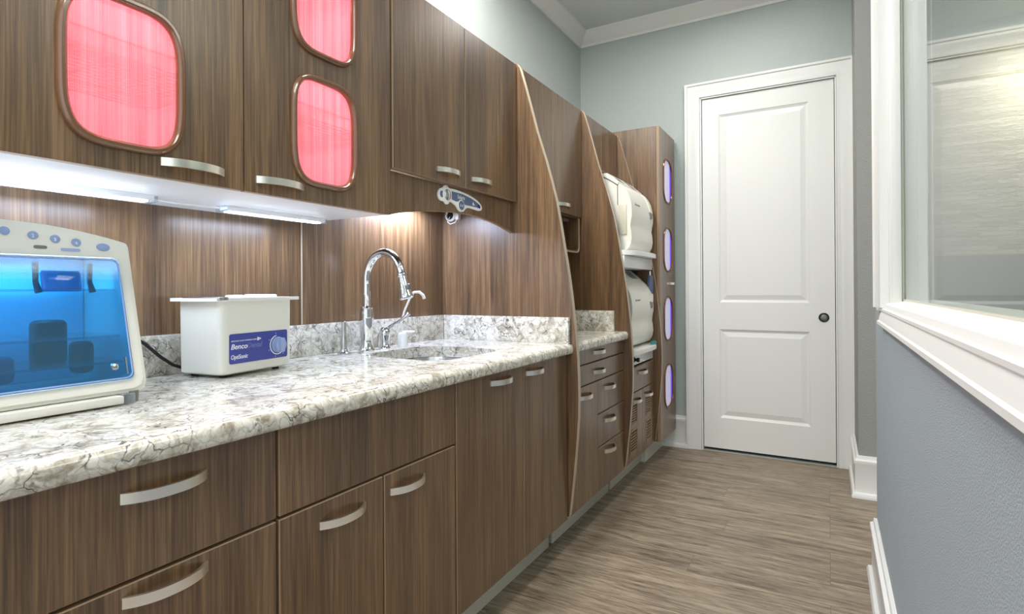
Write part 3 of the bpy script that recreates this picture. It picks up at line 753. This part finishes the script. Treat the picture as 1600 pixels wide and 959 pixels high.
kb = MB().lathe([(.0235, 0), (.0235, .004), (.021, .006), (.020, .016), (.018, .018)], (.0014, .193, .075), (1, 0, 0), 30).build('dial', 'paleblue', us, local=True)
MB().box(.010, .026, .186, .200, .054, .096, .003).build('dial_grip', 'paleblue', us, local=True)
av = [(.193+r_*math.cos(math.radians(a)), .075+r_*math.sin(math.radians(a))) for r_, rng in ((.0292, range(95, 356, 9)), (.0262, range(355, 94, -9))) for a in rng]
MB().plate([av], 0, .0013, .0017).build('dial_scale', 'print', us, local=True)
for k in range(6):
    a = math.radians(100+k*52)
    MB().box(.0013, .0018, .193+.035*math.cos(a)-.002, .193+.035*math.cos(a)+.002, .075+.035*math.sin(a)-.0016, .075+.035*math.sin(a)+.0016).build('dial_number', 'paleblue', us, local=True)
cd = MB().tube([(-1.602, .965, .903), (-1.603, .93, .907), (-1.604, .895, .922), (-1.605, .862, .948), (-1.606, .825, .985), (-1.604, .78, 1.018), (-1.60, .735, 1.03), (-1.60, .69, 1.03)], .0045, 10).build('power_cord', 'rubber')
tagc(cd, 'black power cord curving along the backsplash behind the white cleaning bath', 'cord')

# ---------------------------------------------------------------- UV sterilizing cabinet
uv = thing('sterilizing_cabinet', 'rounded white tabletop cabinet with a see-through blue door on the counter at left', 'sterilizing cabinet', (-1.45, .44, ZK))
UY0, UY1, UZ0 = .214, .668, .915
lean = lambda c: Vector((c.x-(c.z-.92)*.25, c.y, c.z))
def arch(i=0):
    o = [(UY0+i+.02, UZ0+i), (UY1-i-.02, UZ0+i), (UY1-i-.006, UZ0+i+.006), (UY1-i, UZ0+i+.02)]
    n = 16
    for k in range(n+1):
        t = k/n; y = UY1-i-.006-(UY1-UY0-2*i-.012)*t
        z = 1.238-i+.032*(1-(2*t-1)**2)
        if k == 0: o += [(UY1-i, 1.228-i), (UY1-i-.002, 1.235-i)]
        o.append((y, z))
    o += [(UY0+i+.002, 1.235-i), (UY0+i, 1.228-i), (UY0+i, UZ0+i+.02), (UY0+i+.006, UZ0+i+.006)]
    return o
XFu = -1.290
hole_u = rrect(.241, .643, .942, 1.203, .014, 5)
MB().plate([arch(0), hole_u], 0, XFu-.035, XFu-.006).plate([arch(.008), hole_u], 0, XFu-.006, XFu).xf(lean).build('front_frame', 'beige', uv, smooth=50)
sh = MB().plate([arch(.004), [(y, z) for y, z in rrect(.232, .650, .93, 1.21, .01, 4)]], 0, XFu-.245, XFu-.035)
sh.plate([arch(.004)], 0, XFu-.250, XFu-.245)
def lean2(c):
    k = max(0, min(1, (c.x-(XFu-.25))/.25)); return Vector((c.x-(c.z-.92)*(.25*k), c.y, c.z))
sh.xf(lean2).build('housing', 'beige', uv, smooth=50)
li = MB(); li.box(XFu-.244, XFu-.240, .234, .648, .932, 1.208); li.xf(lean2).build('back_liner', 'cyan', uv)
dd = MB().plate([rrect(.244, .641, .944, 1.201, .013, 5)], 0, XFu-.002, XFu+.004).xf(lean).build('door', 'blueglass', uv, label='transparent blue door')
po = MB().box(XFu+.003, XFu+.016, .495, .562, 1.130, 1.172, .006, seg=3).xf(lean).build('handle', 'blueglass', dd, label='moulded blue door pull')
er = MB(); rp = [(XFu+.005, y, z) for y, z in rrect(.247, .638, .947, 1.198, .013, 5)]
er.tube(rp, .0016, 6, closed=True).xf(lean).build('door_rim', 'paleblue', dd)
# contents: glass shelves, clips and dark instrument holders
for z in (1.03, 1.13, .975):
    MB().box(XFu-.22, XFu-.04, .240, .642, z, z+.005).xf(lean2).build('shelf', 'clearp', uv)
for y in (.30, .40, .505, .60):
    m = MB(); m.tube([(XFu-.10, y, 1.19), (XFu-.10, y, 1.15), (XFu-.10, y+.006, 1.128)], [.006, .005, .007], 8); m.build('hook', 'black', uv)
for (y0, y1, z0, z1) in ((.40, .485, .945, 1.0), (.515, .575, .975, 1.07), (.585, .625, .95, 1.02)):
    MB().box(XFu-.17, XFu-.13, y0, y1, z0, z1, .012, seg=3).build('instrument_holder', 'slate' if y0 < .5 else 'black', uv)
lt = MB(); lt.lathe([(.008, 0), (.007, .003), (.003, .004)], (XFu+.002, .606, .972), (1, 0, 0), 16); lt.box(XFu+.003, XFu+.007, .626, .629, .955, .99); lt.xf(lean).build('door_latch', 'chrome', dd)
F2 = lambda y, z, e=0: (XFu+.0006-(z-.92)*.25+e, y, z)
nx = Vector((1, 0, .25)).normalized()
for k, (y, z) in enumerate(((.36, 1.250), (.405, 1.252), (.450, 1.251), (.494, 1.246), (.530, 1.241), (.566, 1.236), (.615, 1.229))):
    big = .0125 if k == 6 else .0085
    bt = MB().lathe([(big, 0), (big, .0012), (big-.001, .0018)], F2(y, z-.004), nx, 24, sq=1.0)
    if k == 6:
        bt = MB().lathe([(.0085, 0), (.0085, .0012), (.0075, .0018)], F2(y, z-.004), nx, 24)
        bt.xf(lambda c, y=y: Vector((c.x, y+(c.y-y)*1.5, c.z)))
    bo = bt.build('button', 'paleblue', uv)
for dgt, (y, z) in (('2', (.494, 1.246)), ('3', (.530, 1.241)), ('4', (.566, 1.236))):
    px = F2(y-.003, z-.0085, .0022); loc = Vector(px)-W[uv.name]
    text(dgt, .010, 'print', uv, facing(loc, (0, 1, 0), (-.25, 0, 1)), name='digit')
for (y, z, wd_, mt) in ((.504, 1.219, .011, 'grey'), (.555, 1.216, .017, 'paleblue')):
    MB().plate([rrect(y-wd_, y+wd_, z-.0032, z+.0032, .003, 4)], 0, XFu, XFu+.0012).xf(lean).build('indicator', mt, uv)
tr = MB(); tr.box(-1.50, -1.270, .30, .610, ZK+.004, ZK+.020, .002); tr.build('drip_tray', 'beige', uv)
MB().box(-1.50, -1.272, .612, .632, ZK+.002, ZK+.022).build('tray_stop', 'clearp', uv)
for y in (.640, .243):
    for x in (-1.305, -1.50): MB().lathe([(.013, 0), (.014, .024)], (x, y, ZK), seg=16).build('foot', 'grey', uv)
area('sterilizer_inner_lamp', (-1.44, .44, 1.195), (0, 0, 0), .1, .3, 2.0, (.85, .95, 1))

# ---------------------------------------------------------------- light bars under the wall cabinets
def light_bar(y0, y1, label):
    t = thing('under_cabinet_light', label, 'light', (-1.50, (y0+y1)/2, 1.345), 'under-cabinet light bars')
    MB().box(-1.525, -1.475, y0, y1, 1.358, 1.372, .002).build('housing', 'lam', t)
    MB().box(-1.512, -1.488, y0+.01, y1-.01, 1.3545, 1.3582).build('led_strip', 'led', t, label='glowing white strip')
    for yy in (y0-.012, y1): MB().box(-1.52, -1.48, yy, yy+.012, 1.354, 1.372, .003).build('end_cap', 'clearp', t)
    area('light_bar_glow', (-1.50, (y0+y1)/2, 1.352), (0, 0, 0), .03, y1-y0-.02, 1.7*(y1-y0)/.35, (.62, .75, 1))
light_bar(.38, .78, 'long glowing light bar under the leftmost wall cabinet, above the sterilizing box')
light_bar(.98, 1.33, 'glowing light bar under the wall cabinet with two red windows')
cw = MB().tube([(-1.50, .792, 1.364), (-1.49, .84, 1.360), (-1.495, .90, 1.362), (-1.50, .967, 1.364)], .002, 6).build('light_cable', 'offwhite')
tagc(cw, 'thin white cable joining the two light bars under the cabinets', 'cable')
# lamp behind the valance
vl = thing('sink_light', 'small white light bar hidden behind the arched valance over the sink', 'light', (-1.45, 1.78, 1.50))
MB().box(-1.50, -1.40, 1.62, 1.95, 1.500, 1.522, .003).build('housing', 'lam', vl)
MB().box(-1.485, -1.415, 1.63, 1.94, 1.497, 1.501).build('led_strip', 'led', vl, label='glowing white strip')
area('sink_light_glow', (-1.570, 1.86, 1.490), (0, math.radians(6), 0), .05, .30, 6, (.64, .74, 1))

# round grommet with plug on the fin
gr = thing('outlet_grommet', 'round white cable grommet with a plug high on the fin behind the valance', 'cable grommet', (-1.60, 2.209, 1.49))
MB().lathe([(.030, 0), (.030, .006), (.026, .010), (.021, .010), (.020, .002)], (-1.590, 2.2095, 1.487), (0, -1, 0)).build('grommet_ring', 'offwhite', gr)
MB().lathe([(.0205, 0), (.0200, .003)], (-1.590, 2.2093, 1.487), (0, -1, 0)).build('grommet_hole', 'black', gr)
MB().box(-1.550, -1.530, 2.185, 2.2095, 1.462, 1.50, .003).build('plug', 'offwhite', gr)
MB().tube([(-1.59, 2.20, 1.478), (-1.585, 2.175, 1.452), (-1.565, 2.170, 1.440), (-1.545, 2.18, 1.448), (-1.54, 2.19, 1.465)], .0022, 8).build('cord', 'offwhite', gr)

# touchless control panel on the valance
cp = thing('sink_control', 'white and slate-blue control plate with round buttons on the arched valance', 'control panel', (-1.243, 1.79, 1.46))
def blob(s=0.0):
    ctrl = [(1.648, 1.466), (1.644, 1.484), (1.655, 1.500), (1.673, 1.507), (1.682, 1.516), (1.700, 1.518), (1.714, 1.510), (1.745, 1.511), (1.800, 1.508), (1.850, 1.502), (1.895, 1.492),
            (1.925, 1.480), (1.938, 1.467), (1.936, 1.455), (1.918, 1.449), (1.885, 1.450), (1.845, 1.452), (1.822, 1.446), (1.808, 1.434), (1.790, 1.430), (1.772, 1.436), (1.757, 1.449), (1.730, 1.459), (1.716, 1.459), (1.706, 1.450), (1.692, 1.448), (1.680, 1.456), (1.662, 1.457)]
    cx, cy = 1.79, 1.478; n = len(ctrl); out = []
    for i in range(n):
        p0, p1, p2, p3 = ctrl[i-1], ctrl[i], ctrl[(i+1) % n], ctrl[(i+2) % n]
        for k in range(4):
            t = k/4
            out.append(tuple(.5*((2*p1[d])+(-p0[d]+p2[d])*t+(2*p0[d]-5*p1[d]+4*p2[d]-p3[d])*t*t+(-p0[d]+3*p1[d]-3*p2[d]+p3[d])*t**3) for d in (0, 1)))
    if s:
        nn = len(out); q_ = []
        for i in range(nn):
            a, c_ = out[i-1], out[(i+1) % nn]; dx, dy = c_[0]-a[0], c_[1]-a[1]; L_ = math.hypot(dx, dy) or 1
            q_.append((out[i][0]-dy/L_*s, out[i][1]+dx/L_*s))
        # outline runs clockwise: the inset side is decided by the size that results
        w1 = max(p[0] for p in q_)-min(p[0] for p in q_); w0 = max(p[0] for p in out)-min(p[0] for p in out)
        if w1 > w0: q_ = [(2*o_[0]-p[0], 2*o_[1]-p[1]) for o_, p in zip(out, q_)]
        out = q_
    return out
XV = -1.244
MB().plate([blob()], 0, XV, XV+.005).build('plate', 'offwhite', cp)
MB().plate([[(1.728, 1.501), (1.80, 1.500), (1.86, 1.492), (1.90, 1.482), (1.908, 1.478), (1.906, 1.460), (1.86, 1.461), (1.82, 1.460), (1.79, 1.470), (1.755, 1.466), (1.728, 1.470)]], 0, XV+.005, XV+.0056).build('faceplate', 'slate', cp, label='slate blue face plate')
MB().plate([[(1.909, 1.478), (1.924, 1.472), (1.929, 1.465), (1.925, 1.459), (1.907, 1.460)]], 0, XV+.005, XV+.0057).build('indicator', 'navy', cp, label='navy blue tip')
MB().plate([rrect(1.655, 1.678, 1.470, 1.494, .010, 5)], 0, XV+.005, XV+.0056).build('faceplate', 'slate', cp, label='slate blue end disc')
MB().lathe([(.027, 0), (.027, .003), (.022, .004)], (XV+.004, 1.697, 1.483), (1, 0, 0), 28).build('bezel', 'offwhite', cp)
MB().lathe([(.022, 0), (.021, .004), (.012, .007), (.004, .0075)], (XV+.005, 1.697, 1.483), (1, 0, 0), 28).build('round_button', 'chrome', cp, label='round chrome button')
MB().lathe([(.022, 0), (.022, .002), (.020, .003)], (XV+.004, 1.790, 1.455), (1, 0, 0), 28).build('bezel', 'offwhite', cp)
MB().lathe([(.019, 0), (.018, .0035)], (XV+.004, 1.790, 1.455), (1, 0, 0), 28).build('round_button', 'slate', cp, label='dark round button')
cpl = W[cp.name]
text('Solaris', .021, 'print', cp, facing(Vector((XV+.0058, 1.766, 1.479))-cpl, (0, 1, 0), (0, 0, 1)), width=.048)
text('3-5', .014, 'print', cp, facing(Vector((XV+.0078, 1.778, 1.450))-cpl, (0, 1, 0), (0, 0, 1)), name='marking', width=.024, shear=.2)
MB().plate([[(1.868, 1.470), (1.874, 1.480), (1.880, 1.470)]], 0, XV+.0056, XV+.006).plate([rrect(1.870, 1.884, 1.466, 1.471, .002, 3)], 0, XV+.0056, XV+.006).build('marking', 'print', cp)

# ---------------------------------------------------------------- cubby under the second wall cabinet
cb = thing('open_cubby', 'small open walnut cubby with rounded corners hanging below the middle wall cabinet', 'cubby', (-1.4, 2.8, 1.327))
o_ = rrect(2.52, 2.952, 1.330, 1.527, (.035, .035, .002, .002), 8); i_ = rrect(2.534, 2.938, 1.343, 1.526, (.024, .024, .001, .001), 8)
MB().plate([o_, i_], 0, -1.60, -1.232, side_mi=0).build('shell', ['wood'], cb, smooth=60)
MB().plate([rrect(2.52, 2.952, 1.330, 1.527, (.035, .035, .002, .002), 8), rrect(2.528, 2.944, 1.337, 1.5265, (.030, .030, .001, .001), 8)], 0, -1.233, -1.228).build('edge_band', 'fin_edge', cb)
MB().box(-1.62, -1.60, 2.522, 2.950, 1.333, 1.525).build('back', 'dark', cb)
MB().box(-1.56, -1.27, 2.62, 2.90, 1.506, 1.524, .003).build('light_bar', 'grey', cb)

# ---------------------------------------------------------------- autoclave shelves and machines
def tray(z, label, group='pull-out autoclave shelves', knob=False):
    t = thing('pullout_shelf', label, 'shelf', (-1.3, 3.29, z-.07), group)
    n = 12; out = [(-1.62, 3.002), (-1.62, 3.574)]
    for k in range(n+1):
        s_ = k/n; out.append((-.990+.058*(1-(2*s_-1)**4*1.0)**.5 if abs(2*s_-1) < 1 else -.990, 3.574-.572*s_))
    MB().plate([out], 2, z-.024, z).plate([[(x-.004 if x > -1.6 else x, y) for x, y in out]], 2, z, z+.003).build('shelf_top', 'offwhite', t, smooth=50)
    MB().box(-1.62, -.985, 3.004, 3.572, z-.094, z-.026, .002).build('drawer_box', 'lam', t)
    MB().box(-1.45, -1.04, 3.10, 3.50, z+.003, z+.006, .001).build('mat_panel', 'offwhite', t)
    return t
t1 = tray(1.340, 'white pull-out shelf carrying the upper autoclave')
t2 = tray(.775, 'white pull-out shelf with black valve knob carrying the lower autoclave')
kn = MB(); kn.lathe([(.016, 0), (.016, .006), (.009, .008), (.009, .020), (.013, .022), (.013, .034), (.006, .036)], (-.985, 3.165, .715), (1, 0, 0), 20); 
kn.build('valve_knob', 'black', t2, label='black valve knob')
MB().tube([(-.955, 3.165, .715), (-.945, 3.19, .712), (-.940, 3.225, .708)], [.005, .004, .0045], 8).build('valve_stem', 'chrome', t2, label='chrome valve stem')
def autoclave(z, label, lidup):
    t = thing('autoclave', label, 'autoclave', (-1.2, 3.32, z), 'cream tabletop autoclaves')
    Y0, Y1 = 3.100, 3.540
    pts = [(-1.56, 0), (-1.010, 0), (-.996, .006), (-.978, .035), (-.972, .070), (-.975, .110), (-.980, .135), (-.976, .165), (-.970, .195), (-.970, .230), (-.974, .270), (-.984, .310), (-1.000, .342), (-1.020, .368), (-1.045, .388)]
    # door
    dprof = [(x, zz) for x, zz in pts[1:]]
    inner = [(-1.052, .372), (-1.052, 0)]
    d = MB().plate([[(x, z+zz) for x, zz in dprof+inner]], 1, Y0+.002, Y1)
    # soften the outline of the front by narrowing the door at its face
    d.build('front_door', 'beige', t, smooth=50)
    MB().plate([[(-1.50, z), (-1.053, z), (-1.053, z+.372), (-1.09, z+.40), (-1.13, z+.425), (-1.50, z+.425)]], 1, Y0+.006, Y1-.004).build('body', 'beige', t, smooth=30)
    # sloping control top
    MB().plate([[(-1.046, z+.392), (-1.052, z+.378), (-1.10, z+.412), (-1.135, z+.432), (-1.45, z+.432), (-1.45, z+.452), (-1.115, z+.452)]], 1, Y0-.002, Y1+.002).build('control_top', 'beige', t, smooth=30)
    nn = Vector((.06, 0, .07)).normalized()
    def slope(u, y, e=0):   # u 0..1 down the sloping face
        p = Vector((-1.115, y, z+.452)).lerp(Vector((-1.046, y, z+.392)), u); return p+Vector((.66, 0, .75))*e
    for (ya, yb, u0, u1, mt, nm) in ((3.17, 3.27, .25, .75, 'greyprint', 'display'), (3.36, 3.47, .15, .9, 'greyprint', 'keypad'), (3.185, 3.235, .35, .65, 'black', 'screen')):
        b = bmesh.new(); vs = [slope(u0, ya, .001), slope(u0, yb, .001), slope(u1, yb, .001), slope(u1, ya, .001)]
        lo = [b.verts.new(v_) for v_ in vs]; hi = [b.verts.new(v_+Vector((.66, 0, .75))*(.001 if nm != 'screen' else .002)) for v_ in vs]
        b.faces.new(lo[::-1]); b.faces.new(hi)
        for k in range(4): b.faces.new((lo[k], lo[(k+1) % 4], hi[(k+1) % 4], hi[k]))
        bmesh.ops.recalc_face_normals(b, faces=b.faces)
        MB().merge(b).build(nm, mt, t)
    # side: hinge plate and seam on the near side
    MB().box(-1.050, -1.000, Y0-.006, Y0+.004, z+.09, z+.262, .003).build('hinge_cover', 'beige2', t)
    MB().box(-1.0555, -1.0515, Y0-.001, Y0+.01, z+.262, z+.375).build('seam', 'grey', t)
    # door latch pocket
    MB().plate([[(3.462, z+.255), (3.515, z+.250), (3.515, z+.218), (3.475, z+.212)]], 0, -.976, -.966).build('latch_pocket', 'greyprint', t, label='recessed latch pocket')
    def px_(zz):
        for (xa, za), (xb, zb) in zip(pts[1:], pts[2:]):
            if za <= zz <= zb: return xa+(xb-xa)*(zz-za)/(zb-za)
        return pts[-1][0]
    b = bmesh.new(); rr_ = []
    for zz in (.252, .27, .29, .31, .33, .35, .37):
        f_ = (zz-.252)/.118; ya = 3.470-.012*f_; yb = 3.522-.045*f_; xx = px_(zz)
        rr_.append([b.verts.new(c_) for c_ in ((xx-.006, ya, z+zz), (xx+.0035, ya+.002, z+zz), (xx+.0035, yb-.002, z+zz), (xx-.006, yb, z+zz))])
    for A_, B_ in zip(rr_, rr_[1:]):
        for k in range(4): b.faces.new((A_[k], A_[(k+1) % 4], B_[(k+1) % 4], B_[k]))
    b.faces.new(rr_[0][::-1]); b.faces.new(rr_[-1]); bmesh.ops.recalc_face_normals(b, faces=b.faces)
    MB().merge(b).build('latch', 'beige', t)
    tl = W[t.name]
    MB().box(-.9745, -.9725, 3.175, 3.190, z+.262, z+.274).build('emblem', 'greyprint', t)
    MB().box(-.9745, -.9727, 3.20, 3.265, z+.264, z+.272).build('lettering', 'greyprint', t)
    return t
autoclave(1.348, 'upper cream autoclave with wavy front on the pull-out shelf', True)
autoclave(.790, 'lower cream autoclave with wavy front, nearer the floor', False)
wf = thing('water_filter', 'blue and white water filter cartridge hanging beside the lower autoclave', 'filter', (-1.02, 3.555, 1.07))
MB().lathe([(.018, 0), (.020, .010), (.020, .052), (.016, .060)], (-.996, 3.556, 1.035), seg=20).build('filter_cap', 'offwhite', wf)
MB().lathe([(.0195, 0), (.0195, .105), (.013, .115)], (-.996, 3.556, 1.095), seg=20).build('cartridge', 'slate', wf, label='blue cartridge')
MB().lathe([(.007, 0), (.007, .03)], (-.996, 3.556, 1.208), seg=12).build('inlet', 'chrome', wf)
tt = MB(); cen = Vector((-.957, 3.485, .779)); ps = []
for k in range(90):
    a = k/90*2*PI*5; ps.append(cen+Vector(((.011+.003*math.sin(a*.31))*math.cos(a), (.050+.008*math.sin(a*.43))*math.sin(a), .0035+.012*k/90+.002*math.sin(a*1.7))))
tt.tube(ps, .0024, 7)
tagc(tt.build('tubing_coil', 'teal'), 'coil of teal tubing lying on the lower pull-out shelf', 'tubing')

# ceiling fixtures (outside the frame, above the camera)
for (x, y, sx, sy, lb) in ((-1.22, 1.75, .35, 1.3, 'long narrow ceiling light panel close to the cabinet wall above the sink'), (-.55, -.5, .6, 1.2, 'long ceiling light panel above and behind the camera'),
                           (-.5, 3.2, .4, .4, 'small ceiling light panel before the far door'), (1.5, 2.0, 1.0, 1.0, 'large ceiling light panel in the room beyond the window')):
    t = thing('ceiling_light', lb, 'light', (x, y, ZC), 'ceiling light panels')
    MB().plate([rrect(x-sx/2-.02, x+sx/2+.02, y-sy/2-.02, y+sy/2+.02, .004, 2), rrect(x-sx/2, x+sx/2, y-sy/2, y+sy/2, .002, 2)], 2, ZC-.03, ZC).build('frame', 'white', t)
    MB().box(x-sx/2, x+sx/2, y-sy/2, y+sy/2, ZC-.02, ZC-.014).build('diffuser', 'panel', t)
